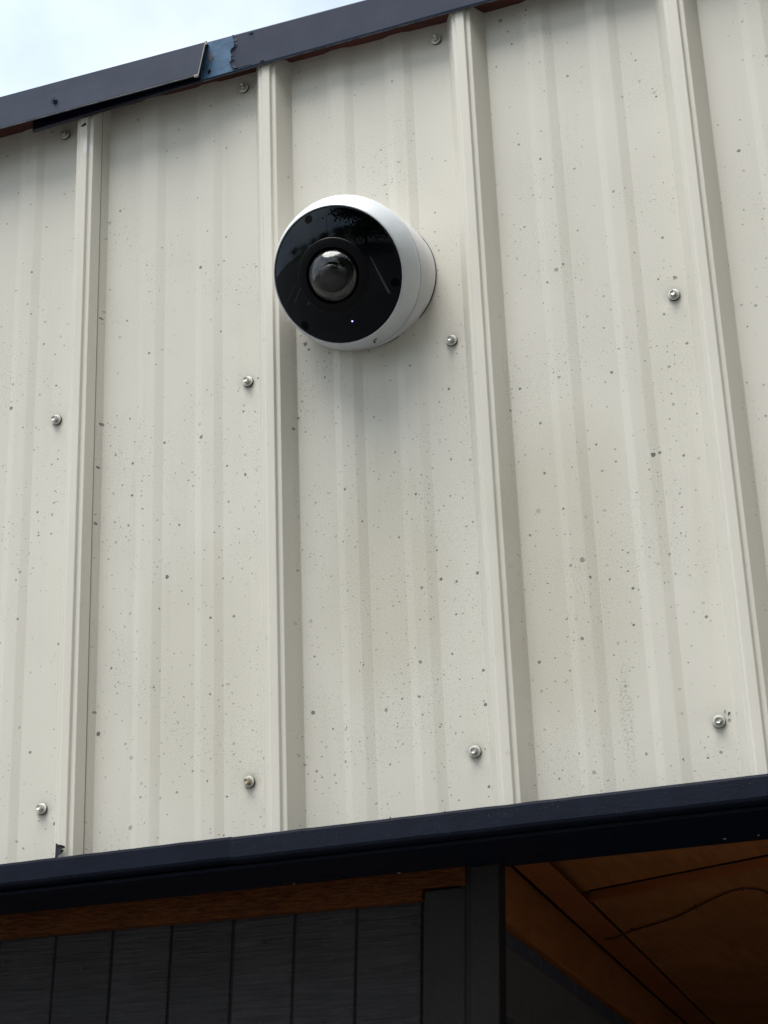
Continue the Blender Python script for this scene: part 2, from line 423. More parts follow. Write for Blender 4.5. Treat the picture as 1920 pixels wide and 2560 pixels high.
tree((6, -48, GZ), 8.5, 5.8, 'wide green tree behind the lamp post', 5)
tree((-34, -48, GZ), 7.5, 5.4, 'green tree at the far end of the grass strip', 6)

tree((7.6, -4.6, GZ), 10.0, 4.0, 'big dense tree added right of the building to block sky light', 41, 9000)  # unseen tree added to cut sky light on the right rib flanks
tree((13.5, -2.5, GZ), 10.0, 4.4, 'second dense tree added further right to block sky light', 42, 9000)  # another unseen tree added to block sky from the right
def house(x, y, w, d, h, label):
    t = tag(empty('far_house', (x, y, GZ)), label, 'house', 'houses across the street')
    box('wall', x - w / 2, x + w / 2, y - d / 2, y + d / 2, GZ, GZ + h, M_STUCCO, t, 0.02)
    hw, hd = w / 2 + 0.4, d / 2 + 0.4; zt = GZ + h + 0.01; rz = zt + 1.6
    link('roof', mesh_from('roof', [(x - hw, y - hd, zt), (x + hw, y - hd, zt), (x + hw, y + hd, zt), (x - hw, y + hd, zt), (x - hw * 0.6, y, rz), (x + hw * 0.6, y, rz)],
         [(0, 1, 5, 4), (1, 2, 5), (2, 3, 4, 5), (3, 0, 4), (3, 2, 1, 0)]), M_SHINGLE, t)
    for k in (-1, 0, 1):
        box('window', x + k * w * 0.3 - 0.6, x + k * w * 0.3 + 0.6, y + d / 2 + 0.003, y + d / 2 + 0.05, GZ + 1.0, GZ + 2.2, M_WINDOW, t, 0.01)
house(-17, -62, 12, 7, 3.2, 'low pale house behind the taller tree')
house(2, -64, 14, 7, 3.4, 'wide pale house behind the low bushy tree')

lp = tag(empty('lamp_post', (-6.5, -16, GZ)), 'tall grey street lamp post with one arm', 'lamp post')
bm = bmesh.new(); bmesh.ops.create_cone(bm, cap_ends=True, segments=12, radius1=0.10, radius2=0.06, depth=8.0, matrix=Matrix.Translation((-6.5, -16, GZ + 4.0))); bm_obj('pole', bm, M_GALV, lp)
tube('arm', [(-6.5, -16, GZ + 7.8), (-6.1, -16, GZ + 8.3), (-4.9, -16, GZ + 8.5)], 0.04, M_GALV, lp)
box('lamp_head', -5.1, -4.3, -16.14, -15.86, GZ + 8.42, GZ + 8.56, M_GALV, lp, 0.03)

# ------------------------------------------------------------------ ribbed metal wall
P = 0.3048
RIB = [(-0.0575, 0), (-0.0415, 0.0280), (-0.0366, 0.0280), (-0.0348, 0.0305), (-0.0228, 0.0305), (-0.0208, 0.0262), (-0.0150, 0.0262), (0.0, 0)]
MINOR = [(0.0545, 0), (0.0650, 0.0031), (0.0840, 0.0031), (0.0975, 0), (0.1475, 0), (0.1590, 0.0031), (0.1775, 0.0031), (0.1904, 0)]
def round_profile(pts, rad=0.0011, n=3):
    outp = [pts[0]]
    for i in range(1, len(pts) - 1):
        a, b_, c_ = Vector(pts[i - 1]), Vector(pts[i]), Vector(pts[i + 1])
        d1, d2 = (a - b_), (c_ - b_); k = min(rad, d1.length * 0.42, d2.length * 0.42)
        s, e = b_ + d1.normalized() * k, b_ + d2.normalized() * k
        for j in range(n + 1):
            t = j / n; q = s * (1 - t) ** 2 + b_ * 2 * t * (1 - t) + e * t * t
            outp.append((q.x, q.y))
    outp.append(pts[-1])
    return outp
ZB, ZT = -0.672, 0.552
def wall_panel(k0, k1, lap, name, parent):
    """sheet from the rib k0 (under-lap) to the rib k1, whose far flank stops half way down as the lap"""
    pts = []
    for k in range(k0, k1 + 1):
        if k > k0: pts += [(k * P + x, h) for x, h in RIB]
        else: pts += [(k * P + x, h - 0.0004) for x, h in RIB[5:]]
        if k < k1: pts += [(k * P + x, h) for x, h in MINOR]
    if lap:
        pts[-1] = (k1 * P - 0.0066, 0.0119 + 0.0014)
        pts[-2] = (pts[-2][0] + 0.0008, pts[-2][1] + 0.0010)
    prof = round_profile(pts)
    nz = 24; vs, fs = [], []
    th = 0.0007
    n = len(prof)
    for j in range(nz + 1):
        z = ZB + (ZT - ZB) * j / nz
        for x, h in prof: vs.append((x, -h, z))
    for j in range(nz):
        for i in range(n - 1):
            a = j * n + i; fs.append((a, a + 1, a + n + 1, a + n))
    o = link(name, mesh_from(name, vs, fs), M_WALL, parent)
    sm = o.modifiers.new('thickness', 'SOLIDIFY'); sm.thickness = th; sm.offset = -1
    return o
wall = tag(empty('metal_wall', (0.4, 0, ZB)), 'cream ribbed metal wall spotted with dark dirt specks', 'wall')
wall_panel(-3, 0, True, 'wall_panel', wall)
wall_panel(-6, -3, True, 'wall_panel', wall)
wall_panel(0, 5, True, 'wall_panel', wall)
wall_panel(5, 9, False, 'wall_panel', wall)

def arc_poly(r, n, ph=0): return [(r * math.cos(2 * math.pi * i / n + ph), r * math.sin(2 * math.pi * i / n + ph)) for i in range(n)]
def make_screw_meshes():
    Mx = Matrix.Rotation(R(90), 4, 'X')          # local z -> -y (out of the wall)
    def to_mesh(bm, name, mat):
        bmesh.ops.transform(bm, matrix=Mx, verts=bm.verts[:])
        bmesh.ops.recalc_face_normals(bm, faces=bm.faces[:])
        me = bpy.data.meshes.new(name); bm.to_mesh(me); bm.free(); me.materials.append(mat)
        for f in me.polygons: f.use_smooth = True
        try: me.set_sharp_from_angle(angle=R(38))
        except Exception: pass
        return me
    washer = to_mesh(lathe_bm([(0.0, 0.0022), (0.0074, 0.0022), (0.0077, 0.0026), (0.0074, 0.0033), (0.0048, 0.0042), (0.0, 0.0042)], 28), 'screw', M_WASH)
    gasket = to_mesh(lathe_bm([(0.0, 0.0), (0.0079, 0.0), (0.0081, 0.001), (0.0077, 0.0022), (0.0, 0.0022)], 28), 'gasket', M_RUBBER)
    def hexhead(mat):
        bm = bmesh.new()
        fl = [bm.verts.new((x, y, 0.0042)) for x, y in arc_poly(0.0054, 24)]
        fl2 = [bm.verts.new((x, y, 0.0052)) for x, y in arc_poly(0.0052, 24)]
        bm.faces.new(fl[::-1])
        for i in range(24): bm.faces.new((fl[i], fl[(i + 1) % 24], fl2[(i + 1) % 24], fl2[i]))
        bm.faces.new(fl2)
        lo = [bm.verts.new((x, y, 0.0051)) for x, y in arc_poly(0.0041, 6)]
        hi = [bm.verts.new((x, y, 0.0096)) for x, y in arc_poly(0.0041, 6)]
        t1 = [bm.verts.new((x, y, 0.0103)) for x, y in arc_poly(0.0035, 6)]
        t2 = [bm.verts.new((x, y, 0.0096)) for x, y in arc_poly(0.0024, 6)]
        for a, b_ in ((lo, hi), (hi, t1), (t1, t2)):
            for i in range(6): bm.faces.new((a[i], a[(i + 1) % 6], b_[(i + 1) % 6], b_[i]))
        bm.faces.new(t2)
        return to_mesh(bm, 'hex_head', mat)
    return washer, gasket, hexhead(M_STEEL), hexhead(M_RUST)
S_W, S_G, S_H, S_HR = make_screw_meshes()
for z, dz in ((0.4937, 0.0), (0.0, 0.0), (-0.5753, 0.0)):
    for k in range(-2, 5):
        x = k * P - 0.0763
        sx, sz = x + rnd.uniform(-0.002, 0.002), z + rnd.uniform(-0.0015, 0.0015)
        s = bpy.data.objects.new('screw', S_W); C.objects.link(s)
        s.matrix_basis = Matrix.Translation((sx, -0.0004, sz)) @ Matrix.Rotation(R(rnd.uniform(-5, 5)), 4, 'X') @ Matrix.Rotation(R(rnd.uniform(-6, 2)), 4, 'Z')
        s.parent = wall; s.matrix_parent_inverse = Matrix.Translation(wall.location).inverted()
        rusty = (z < -0.3 and k == 1)
        if rusty: s['label'] = 'screw with a rust stained hex head'
        for me in (S_G, S_HR if rusty else S_H):
            c = bpy.data.objects.new(me.name.split('.')[0], me); C.objects.link(c); c.parent = s
            if me is not S_G: c.matrix_basis = Matrix.Rotation(R(rnd.uniform(0, 60)), 4, 'Y')
# dark strip painting the lap gap's shade on the first rib's flank
hexa('lap_shade_strip', [(-0.0069, -0.0136, ZB), (-0.0060, -0.0120, ZB), (-0.0064, -0.0112, ZB), (-0.0073, -0.0128, ZB), (-0.0069, -0.0136, ZT), (-0.0062, -0.0124, ZT), (-0.0066, -0.0116, ZT), (-0.0073, -0.0128, ZT)], M_SEAM, wall, 0)
# paint run, sealant and scuffs on the sheet
slab('drip_mark', [(0.0836, 0.1625), (0.0842, 0.1660), (0.0846, 0.1685), (0.0846, 0.1725), (0.0852, 0.1725), (0.0853, 0.1680), (0.0862, 0.1655), (0.0868, 0.1625), (0.0860, 0.1610), (0.0845, 0.1608)], -0.0006, 0.0006, M_BLACK, wall)
def blob(poly, y, th, name, mat, parent):
    o = slab(name, poly, y, th, mat, parent)
    return o
blob([(-0.0285, 0.449), (-0.0262, 0.4515), (-0.0235, 0.4508), (-0.0226, 0.444), (-0.0228, 0.434), (-0.0234, 0.4268), (-0.0262, 0.4278), (-0.0282, 0.4295), (-0.0290, 0.437)], -0.0301, 0.0007, 'sealant_smear', M_CAULK, wall)
blob([(-0.0197, 0.443), (-0.0176, 0.4445), (-0.0160, 0.443), (-0.0158, 0.435), (-0.0166, 0.4275), (-0.0186, 0.4262), (-0.0198, 0.430)], -0.0260, 0.0009, 'sealant_smear', M_CAULK, wall)
blob([(-0.0352, 0.4790), (-0.0325, 0.4800), (-0.0300, 0.4820), (-0.0262, 0.4835), (-0.0280, 0.4805), (-0.0245, 0.4800), (-0.0262, 0.4785), (-0.0310, 0.4770)], -0.0303, 0.0006, 'scuff_mark', M_BLACK, wall)
for pts in ([(0.8452, -0.5660), (0.8458, -0.5660), (0.8462, -0.5622), (0.8456, -0.5622)], [(0.8487, -0.5685), (0.8497, -0.5690), (0.8505, -0.5668), (0.8520, -0.5673), (0.8522, -0.5662), (0.8503, -0.5655)]):
    blob(pts, -0.0004, 0.0006, 'scuff_mark', M_BLACK, wall)

# ------------------------------------------------------------------ eave: closure strip, fascia, loose overlay, roof
XL, XR = -1.8, 2.7
def fz(x):
    pts = [(-2, 0.4870), (-0.116, 0.4878), (0.14, 0.4995), (0.30, 0.5030), (0.60, 0.5085), (3, 0.5090)]
    for (a, za), (b_, zb) in zip(pts, pts[1:]):
        if a <= x <= b_: return za + (zb - za) * (x - a) / (b_ - a)
    return pts[-1][1]
FT = 0.568
FY = -0.036
# closure strip under the roof edge, pushed against the sheet
bm = bmesh.new()
N = 180
rows = []
for i in range(N + 1):
    x = XL + (XR - XL) * i / N
    wob = noise.noise(Vector((x * 9, 3, 0))) * 0.0018
    rows.append([bm.verts.new((x, 0.02, 0.5190 + wob)), bm.verts.new((x, FY + 0.0025, 0.5200 + wob)), bm.verts.new((x, FY + 0.0025, 0.545)), bm.verts.new((x, 0.02, 0.545))])
for a, b_ in zip(rows, rows[1:]):
    for i in range(4): bm.faces.new((a[i], a[(i + 1) % 4], b_[(i + 1) % 4], b_[i]))
bm.faces.new(rows[0]); bm.faces.new(rows[-1][::-1])
cl = bm_obj('closure_strip', bm, M_RED)
tag(cl, 'dark red closure strip tucked between roof trim and ribbed wall', 'closure strip')

fas = tag(empty('roof_trim', (0.4, FY, 0.5)), 'slate blue metal roof trim with a peeled bright blue patch', 'roof trim')
def fascia_sheet(name, x0, x1, y, mat, zt=FT, step=0.03, hem=True, parent=fas, wav=0.0006):
    """folded sheet: short top flange, face, hemmed lower edge turned back under"""
    n = max(2, int((x1 - x0) / step)); rows = []; bm = bmesh.new()
    for i in range(n + 1):
        x = x0 + (x1 - x0) * i / n; b0 = fz(x); w = noise.noise(Vector((x * 6, 1.3, y * 50))) * wav
        prof = [(y + 0.05, zt + 0.012), (y + 0.002, zt + 0.0005), (y + w * 0.3, zt - 0.002), (y + w, (zt + b0) / 2), (y + w, b0 + 0.0025), (y + 0.0006 + w, b0 + 0.0006)]
        if hem: prof += [(y + 0.0028, b0), (y + 0.0040, b0 + 0.0012), (y + 0.0030, b0 + 0.010)]
        rows.append([bm.verts.new((x, yy, zz)) for yy, zz in prof])
    for a, b_ in zip(rows, rows[1:]):
        for i in range(len(a) - 1): bm.faces.new((a[i], b_[i], b_[i + 1], a[i + 1]))
    o = bm_obj(name, bm, mat, parent)
    s = o.modifiers.new('thickness', 'SOLIDIFY'); s.thickness = 0.0008; s.offset = 1
    return o
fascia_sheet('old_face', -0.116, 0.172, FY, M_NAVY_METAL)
fascia_sheet('faded_face', 0.1722, XR, FY, M_SLATE)
# remaining skin of slate paint with a torn, lifted left edge
edge = [(0.2590, 0.5052), (0.2480, 0.5056), (0.2371, 0.5058), (0.2330, 0.5052), (0.2288, 0.5055), (0.2258, 0.5085), (0.2240, 0.5110), (0.2232, 0.5140), (0.2223, 0.5171), (0.2240, 0.5200), (0.2253, 0.5228), (0.2243, 0.5270), (0.2247, 0.5308), (0.2239, 0.5360), (0.2254, 0.5411), (0.2290, 0.5445), (0.2302, 0.5489), (0.2288, 0.5520), (0.2296, 0.5556), (0.2280, 0.5600), (0.2273, 0.5655)]
slab('peeled_patch', [(0.1725, 0.5655), (0.1725, fz(0.1725) + 0.0012), (0.200, fz(0.20) + 0.0012), (0.225, fz(0.225) + 0.0012), (0.262, 0.5042)] + edge, FY - 0.0007, 0.0005, M_BLUE, fas)['label'] = 'chalky bright blue patch where the slate paint has peeled'
bm = bmesh.new(); prev = None
for i, (x, z) in enumerate(edge[3:]):
    row = [bm.verts.new((x - 0.0006, FY - 0.0030 - 0.0007 * (i % 3), z)), bm.verts.new((x + 0.0014, FY - 0.0018, z)), bm.verts.new((x + 0.0045, FY - 0.0007, z))]
    if prev:
        for a in range(2): bm.faces.new((prev[a], prev[a + 1], row[a + 1], row[a]))
    prev = row
pk = bm_obj('paint_skin', bm, M_SLATE, fas, False)
s = pk.modifiers.new('thickness', 'SOLIDIFY'); s.thickness = 0.0005; s.offset = 0
tag(pk, 'torn lifted edge of the slate paint')
slab('paint_crack', [(0.2290, 0.5050), (0.2371, 0.5052), (0.2480, 0.5058), (0.2590, 0.5048), (0.2480, 0.5050), (0.2371, 0.5044), (0.2300, 0.5044)], FY - 0.0009, 0.0007, M_DEEP, fas)
slab('bare_patch', [(0.1865, 0.5447), (0.1906, 0.5446), (0.1920, 0.5400), (0.1942, 0.5377), (0.1924, 0.5342), (0.1921, 0.5290), (0.1906, 0.5262), (0.1890, 0.5305), (0.1862, 0.5329), (0.1858, 0.539)], FY - 0.0012, 0.0003, M_PRIMER, fas)
slab('bare_patch', [(0.2082, 0.5268), (0.2096, 0.5282), (0.2103, 0.5262), (0.2090, 0.5245)], FY - 0.0012, 0.0003, M_PRIMER, fas)
slab('bare_patch', [(0.2215, 0.5420), (0.2225, 0.5445), (0.2222, 0.5400), (0.2208, 0.5385)], FY - 0.0012, 0.0003, M_NAVY_METAL, fas)
slab('bare_patch', [(0.1845, 0.5165), (0.1895, 0.5160), (0.1870, 0.5145), (0.1905, 0.5115), (0.1860, 0.5120), (0.1880, 0.5085), (0.1840, 0.5080)], FY - 0.0012, 0.0003, M_NAVY_METAL, fas)
for sx, sz in ((0.256, 0.5615), (0.2737, 0.5062)):
    slab('nick', [(sx - 0.004, sz), (sx - 0.001, sz + 0.0012), (sx + 0.003, sz + 0.0008), (sx + 0.0045, sz - 0.0006), (sx, sz - 0.0012)], FY - 0.0013, 0.0003, M_DEEP, fas)

lo = tag(empty('loose_roof_trim', (-0.3, -0.05, 0.5)), 'slate blue roof trim piece gaping open at its bottom edge', 'roof trim')
XE = 0.1832
def over_pt(x, t):       # t from 0 at the top edge to 1 at the lower edge
    b0 = 0.4945 + 0.0035 * max(-0.5, min(1, (x + 0.16) / 0.34))
    flare = 0.0030
    w = noise.noise(Vector((x * 5, 7, t))) * 0.0007
    z = 0.5560 + (b0 - 0.5560) * t
    return (x + 0.0035 - 0.0105 * t * (1 if x > 0.1 else 0), -0.0520 - flare * t + w, z)
bm = bmesh.new(); rows = []
nx = 60
for i in range(nx + 1):
    x = XL + (XE - XL) * i / nx
    r_ = [bm.verts.new((x, 0.02, 0.5760)), bm.verts.new((x + 0.0035, -0.0505, 0.5572))] + [bm.verts.new(over_pt(x, t)) for t in (0.0, 0.03, 0.35, 0.7, 0.97)]
    a = over_pt(x, 1.0); r_ += [bm.verts.new((a[0], a[1] + 0.001, a[2])), bm.verts.new((a[0], a[1] + 0.0035, a[2] + 0.0005)), bm.verts.new((a[0], a[1] + 0.0030, a[2] + 0.009))]
    rows.append(r_)
for a, b_ in zip(rows, rows[1:]):
    for i in range(len(a) - 1): bm.faces.new((a[i], b_[i], b_[i + 1], a[i + 1]))
o = bm_obj('sheet', bm, M_SLATE, lo)
s = o.modifiers.new('thickness', 'SOLIDIFY'); s.thickness = 0.0008; s.offset = -1
# bright cut edge of the sheet and of its hem
bm = bmesh.new(); prev = None
for t in [i / 10 for i in range(11)]:
    a = Vector(over_pt(XE, t)); w = 0.0011
    row = [bm.verts.new(a + Vector((0.0002, -0.0003, 0))), bm.verts.new(a + Vector((0.0012, -0.0003, 0))), bm.verts.new(a + Vector((0.0012, 0.0014, 0))), bm.verts.new(a + Vector((0.0002, 0.0014, 0)))]
    if prev:
        for i in range(4): bm.faces.new((prev[i], row[i], row[(i + 1) % 4], prev[(i + 1) % 4]))
    else: bm.faces.new(row)
    prev = row
bm.faces.new(prev)
bm_obj('cut_edge', bm, M_EDGE, lo)
e = over_pt(XE, 1.0)
box('hem_tip', e[0] - 0.0065, e[0] + 0.0005, e[1] - 0.0004, e[1] + 0.0030, e[2] - 0.0022, e[2] + 0.0012, M_EDGE, lo, 0.0006)
box('hem_tip', XE + 0.0030, XE + 0.0070, -0.0528, -0.0512, 0.5505, 0.5572, M_EDGE, lo, 0.0005)
# sunken dark screw in the overlay with its dimple
c = over_pt(-0.0703, 0.62)
nrm = Vector((0, -0.95, -0.31)).normalized(); MM = Matrix.Translation(Vector(c) + nrm * 0.0012) @ nrm.to_track_quat('Z', 'Y').to_matrix().to_4x4()
o = bm_obj('screw', lathe_bm([(0.0, 0.0), (0.0040, 0.0), (0.0046, 0.0004), (0.0040, 0.0010), (0.0026, 0.0010), (0.0022, 0.0026), (0.0, 0.0028)], 20, MM), M_SLATE, lo); shade_by_angle(o, 35)
o2 = bm_obj('drill_hole', lathe_bm([(0.0, 0.0030), (0.0013, 0.0030), (0.0013, 0.0033), (0.0, 0.0033)], 12, MM), M_DEEP, o)
bm = bmesh.new(); prev = None
for i in range(13):
    a = R(70 + i * 14); q = MM @ Vector((0.0062 * math.cos(a), 0.0062 * math.sin(a), -0.0002)); q2 = MM @ Vector((0.0068 * math.cos(a), 0.0068 * math.sin(a), -0.0002))
    row = [bm.verts.new(q), bm.verts.new(q2)]
    if prev: bm.faces.new((prev[0], row[0], row[1], prev[1]))
    prev = row
bm_obj('dent_line', bm, M_DEEP, lo)

roof = hexa('roof', [(XL, -0.022, 0.556), (XR, -0.022, 0.556), (XR, 5.0, 1.40), (XL, 5.0, 1.40), (XL, -0.022, 0.562), (XR, -0.022, 0.562), (XR, 5.0, 1.41), (XL, 5.0, 1.41)], M_ROOF, None, 0)
tag(roof, 'dark red low sloped metal roof above the ribbed wall', 'roof')

# pale arris along the lower hems
def arris(name, pts, r, parent):
    return tube(name, pts, r, M_PALE_EDGE, parent)
arris('pale_edge', [Vector(over_pt(XL + (XE - XL) * i / 40, 1.0)) + Vector((0, 0.0002, -0.0001)) for i in range(41)], 0.0007, lo)
arris('pale_edge', [(x, FY + 0.0016, fz(x) - 0.0002) for x in [0.175 + (XR - 0.175) * i / 60 for i in range(61)]], 0.0006, fas)

# ------------------------------------------------------------------ navy band board under the metal wall
band = tag(empty('band_board', (0.4, -0.04, -0.69)), 'navy painted timber band below the cream metal wall', 'trim board')
def band_board(name, x0, x1, yf, zt, zb, mat):
    n = max(4, int((x1 - x0) / 0.012)); bm = bmesh.new(); rows = []
    for i in range(n + 1):
        x = x0 + (x1 - x0) * i / n
        w = noise.noise(Vector((x * 30, 5, 0))) * 0.0005; w2 = noise.noise(Vector((x * 60, 9, 2))) * 0.0006 + noise.noise(Vector((x * 7, 2, 2))) * 0.0007
        prof = [(-0.006, zt - 0.0005), (yf + 0.004, zt + w), (yf + 0.001, zt - 0.001 + w), (yf, zt - 0.004 + w), (yf + w, (zt + zb) / 2), (yf, zb + 0.005 + w2), (yf + 0.0015, zb + 0.0016 + w2), (yf + 0.005, zb + w2), (-0.006, zb)]
        rows.append([bm.verts.new((x, yy, zz)) for yy, zz in prof])
    for a, b_ in zip(rows, rows[1:]):
        for i in range(len(a)): bm.faces.new((a[i], a[(i + 1) % len(a)], b_[(i + 1) % len(a)], b_[i]))
    bm.faces.new(rows[0]); bm.faces.new(rows[-1])
    o = bm_obj(name, bm, mat, band); shade_by_angle(o, 14); return o
JX = 0.222
fb = band_board('front_board', XL, JX, -0.0500, -0.6548, -0.6858, M_NAVY)
fb2 = band_board('front_board', JX + 0.0003, XR, -0.0506, -0.6556, -0.6868, M_NAVY_NEW)
fb2['label'] = 'slightly lighter navy front board'
# wide underside boards, back edge follows the lower wall
def yl(x): return 0.094 + 0.017 * x
def under(name, x0, x1, mat):
    return hexa(name, [(x0, -0.030, -0.6928), (x1, -0.030, -0.6928), (x1, yl(x1) + 0.03, -0.6928), (x0, yl(x0) + 0.03, -0.6928),
                       (x0, -0.030, -0.6878), (x1, -0.030, -0.6878), (x1, yl(x1) + 0.03, -0.6740), (x0, yl(x0) + 0.03, -0.6740)], mat, band, 0.0012)
under('underside_board', XL, 1.3, M_NAVY)
under('underside_board', 1.3012, XR, M_NAVY)
for (x, y, l, a) in ((0.697, -0.012, 0.028, 0.1), (0.690, 0.03, 0.016, -0.9), (0.735, 0.03, 0.020, 0.1), (0.30, 0.07, 0.018, 0.3)):
    ca, sa = math.cos(a) * l / 2, math.sin(a) * l / 2
    bm = bmesh.new(); p0, p1 = Vector((x - ca, y - sa, -0.6929)), Vector((x + ca, y + sa, -0.6929)); w = Vector((-sa, ca, 0)).normalized() * 0.0018
    v = [bm.verts.new(q) for q in (p0 - w * 0.3, p0 + w * 0.3, (p0 + p1) / 2 + w, p1 + w * 0.2, p1 - w * 0.2, (p0 + p1) / 2 - w)]
    bm.faces.new(v); r2 = bmesh.ops.extrude_face_region(bm, geom=bm.faces[:]); bmesh.ops.translate(bm, vec=(0, 0, -0.0012), verts=[q for q in r2['geom'] if isinstance(q, bmesh.types.BMVert)])
    bm_obj('paint_blister', bm, M_NAVY, band)
# chips of bare wood along the back edge
M_CHIP = plain("bare_wood_chip", (0.30, 0.27, 0.22), 0.8, 0.2)
for x in (0.245, 0.39, 0.81, 0.852):
    l = rnd.uniform(0.002, 0.0045)
    box('wood_chip', x, x + l, yl(x) - 0.004, yl(x) - 0.0015, -0.6938, -0.6926, M_CHIP, band, 0.0003)

# scrap sticking up behind the band's top edge
sc = [(-0.0562, -0.6419), (-0.0561, -0.6248), (-0.0543, -0.6253), (-0.0538, -0.6299), (-0.0505, -0.6286), (-0.048, -0.6279), (-0.0445, -0.6290), (-0.0421, -0.6305), (-0.0424, -0.6327), (-0.0478, -0.6331), (-0.0500, -0.6340), (-0.0465, -0.6340), (-0.0434, -0.6349), (-0.0463, -0.6362), (-0.0469, -0.639), (-0.0509, -0.6405), (-0.0541, -0.6480), (-0.056, -0.648)]
scr = slab('debris_scrap', [(x + 0.0205, z - 0.0086) for x, z in sc], -0.0345, 0.0012, M_BLACK, None, 0.0012)
tag(scr, 'small crumpled black scrap standing up behind the navy band board', 'debris')

# ------------------------------------------------------------------ lower timber wall (left of the entry)
low = tag(empty('timber_wall', (0.1, 0.12, GZ)), 'dark charcoal grooved timber wall below the navy band', 'wall')
def sh(x, z): return x + 0.055 * (z + 0.78)
def lower_board(name, x0, x1, off0, off1, zt, zb, mat, parent, bevel=0.0012, plumb=None):
    """board on the lower wall plane: off0 front, off1 back, measured from the frieze face"""
    f = lambda x, z, o: (sh(x, z), yl(x) + o, z)
    zt0, zt1 = (zt if isinstance(zt, tuple) else (zt, zt)); zb0, zb1 = (zb if isinstance(zb, tuple) else (zb, zb))
    if plumb is not None:
        g = lambda x, z, o: (plumb, yl(x) + o, z)
        return hexa(name, [f(x0, zb0, off0), g(x1, zb1, off0), g(x1, zb1, off1), f(x0, zb0, off1), f(x0, zt0, off0), g(x1, zt1, off0), g(x1, zt1, off1), f(x0, zt0, off1)], mat, parent, bevel)
    return hexa(name, [f(x0, zb0, off0), f(x1, zb1, off0), f(x1, zb1, off1), f(x0, zb0, off1), f(x0, zt0, off0), f(x1, zt1, off0), f(x1, zt1, off1), f(x0, zt0, off1)], mat, parent, bevel)
gx = [-0.118 - 0.0888 * k for k in range(14, 0, -1)] + [-0.118, -0.0310, 0.0570, 0.1470, 0.2350, 0.3220, 0.4120]
for a, b_ in zip(gx, gx[1:]):
    d = rnd.uniform(-0.0008, 0.0008)
    lower_board('plank', a + 0.0017 + rnd.uniform(-0.0006, 0.0006), b_ - 0.0017, 0.020 + d, 0.034, -0.700, GZ, M_SIDING, low, 0.0020)
lower_board('backing', gx[0], 0.465, 0.0228, 0.05, -0.700, GZ, M_GROOVE, low, 0)
lower_board('corner_board', 0.4195, 0.4748, 0.0030, 0.030, (-0.7185, -0.7178), GZ, M_TRIM, low, 0.0022)
lower_board('corner_board', 0.4826, 0.5200, 0.0005, 0.030, -0.6935, GZ, M_TRIM, low, 0.0022)

NAIL = None
for a, b_ in zip(gx, gx[1:]):
    if b_ < -0.3: continue
    for zz in (-0.765 + rnd.uniform(-0.012, 0.012), -0.862 + rnd.uniform(-0.012, 0.012)):
        xx = a + (b_ - a) * rnd.choice((0.12, 0.5, 0.86)) ; px = sh(xx, zz)
        if NAIL is None:
            NAIL = bpy.data.meshes.new('nail_head'); nb_ = lathe_bm([(0.0, 0.0006), (0.0022, 0.0006), (0.0026, 0.0), (0.0024, -0.002), (0.0, -0.002)], 12, Matrix.Rotation(R(90), 4, 'X')); nb_.to_mesh(NAIL); nb_.free(); NAIL.materials.append(M_SIDING)
        no = link('nail_head', NAIL, None, low); no.matrix_basis = Matrix.Translation((px, yl(xx) + 0.0196, zz))
fr = tag(empty('frieze_board', (0.1, 0.1, -0.72)), 'russet rough timber frieze board under the navy band', 'trim board')
zb = lambda x: -0.7241 - 0.0133 * x
def frieze_piece(name, x0, x1, zt, z0, z1):
    n = 40; bm = bmesh.new(); rows = []
    for i in range(n + 1):
        x = x0 + (x1 - x0) * i / n; b0 = z0 + (z1 - z0) * i / n; w = noise.noise(Vector((x * 22, 1, 4))) * 0.0010
        f = lambda o, z: (sh(x, z), yl(x) + o, z)
        rows.append([bm.verts.new(f(*q)) for q in ((0.019, zt), (0.0, zt), (w * 0.5, (zt + b0) / 2), (0.0, b0 + 0.0015 + w), (0.0012, b0 + w), (0.019, b0 + w * 0.5))])
    for a, b_ in zip(rows, rows[1:]):
        for i in range(6): bm.faces.new((a[i], a[(i + 1) % 6], b_[(i + 1) % 6], b_[i]))
    bm.faces.new(rows[0]); bm.faces.new(rows[-1])
    return bm_obj(name, bm, M_CEDAR, fr)
frieze_piece('board', XL, 0.4170, -0.6932, zb(-0.2) - 0.0133 * (XL + 0.2) * 0.0 + 0.012, zb(0.4170))
frieze_piece('board', 0.4172, 0.4755, -0.6932, -0.7150, -0.7160)

# ------------------------------------------------------------------ entry recess: side wall and ceiling
O = Vector((0.519, 0.107, 0)); D = Vector((-0.0672, 0.9975, -0.0213))
def rp(t, x, z): return O + D * t + Vector((x + 0.055 * (z + 0.78), 0, z))
def rbox(name, t0, t1, x0, x1, z0, z1, mat, parent, bevel=0.0012, t0b=None, t1b=None):
    """t along the recess, x across; t0b / t1b: depth at the x1 edge when the ends are skewed"""
    t0b = t0 if t0b is None else t0b; t1b = t1 if t1b is None else t1b
    return hexa(name, [rp(t0, x0, z0), rp(t0b, x1, z0), rp(t1b, x1, z0), rp(t1, x0, z0), rp(t0, x0, z1), rp(t0b, x1, z1), rp(t1b, x1, z1), rp(t1, x0, z1)], mat, parent, bevel)
TE = 3.2
Z1 = -0.6707
side = tag(empty('entry_side_wall', (0.5, 1.0, GZ)), 'charcoal and russet timber side wall receding into the entry', 'wall')
rbox('frieze_board', 0.0, TE, -0.022, 0.0, -0.7600, Z1 + 0.0, M_CEIL, side, 0.0010)
nb = rbox('trim_board', 0.012, TE, -0.022, 0.0, -0.8735, -0.7868, M_TRIM_LIFTED, side, 0.0035)
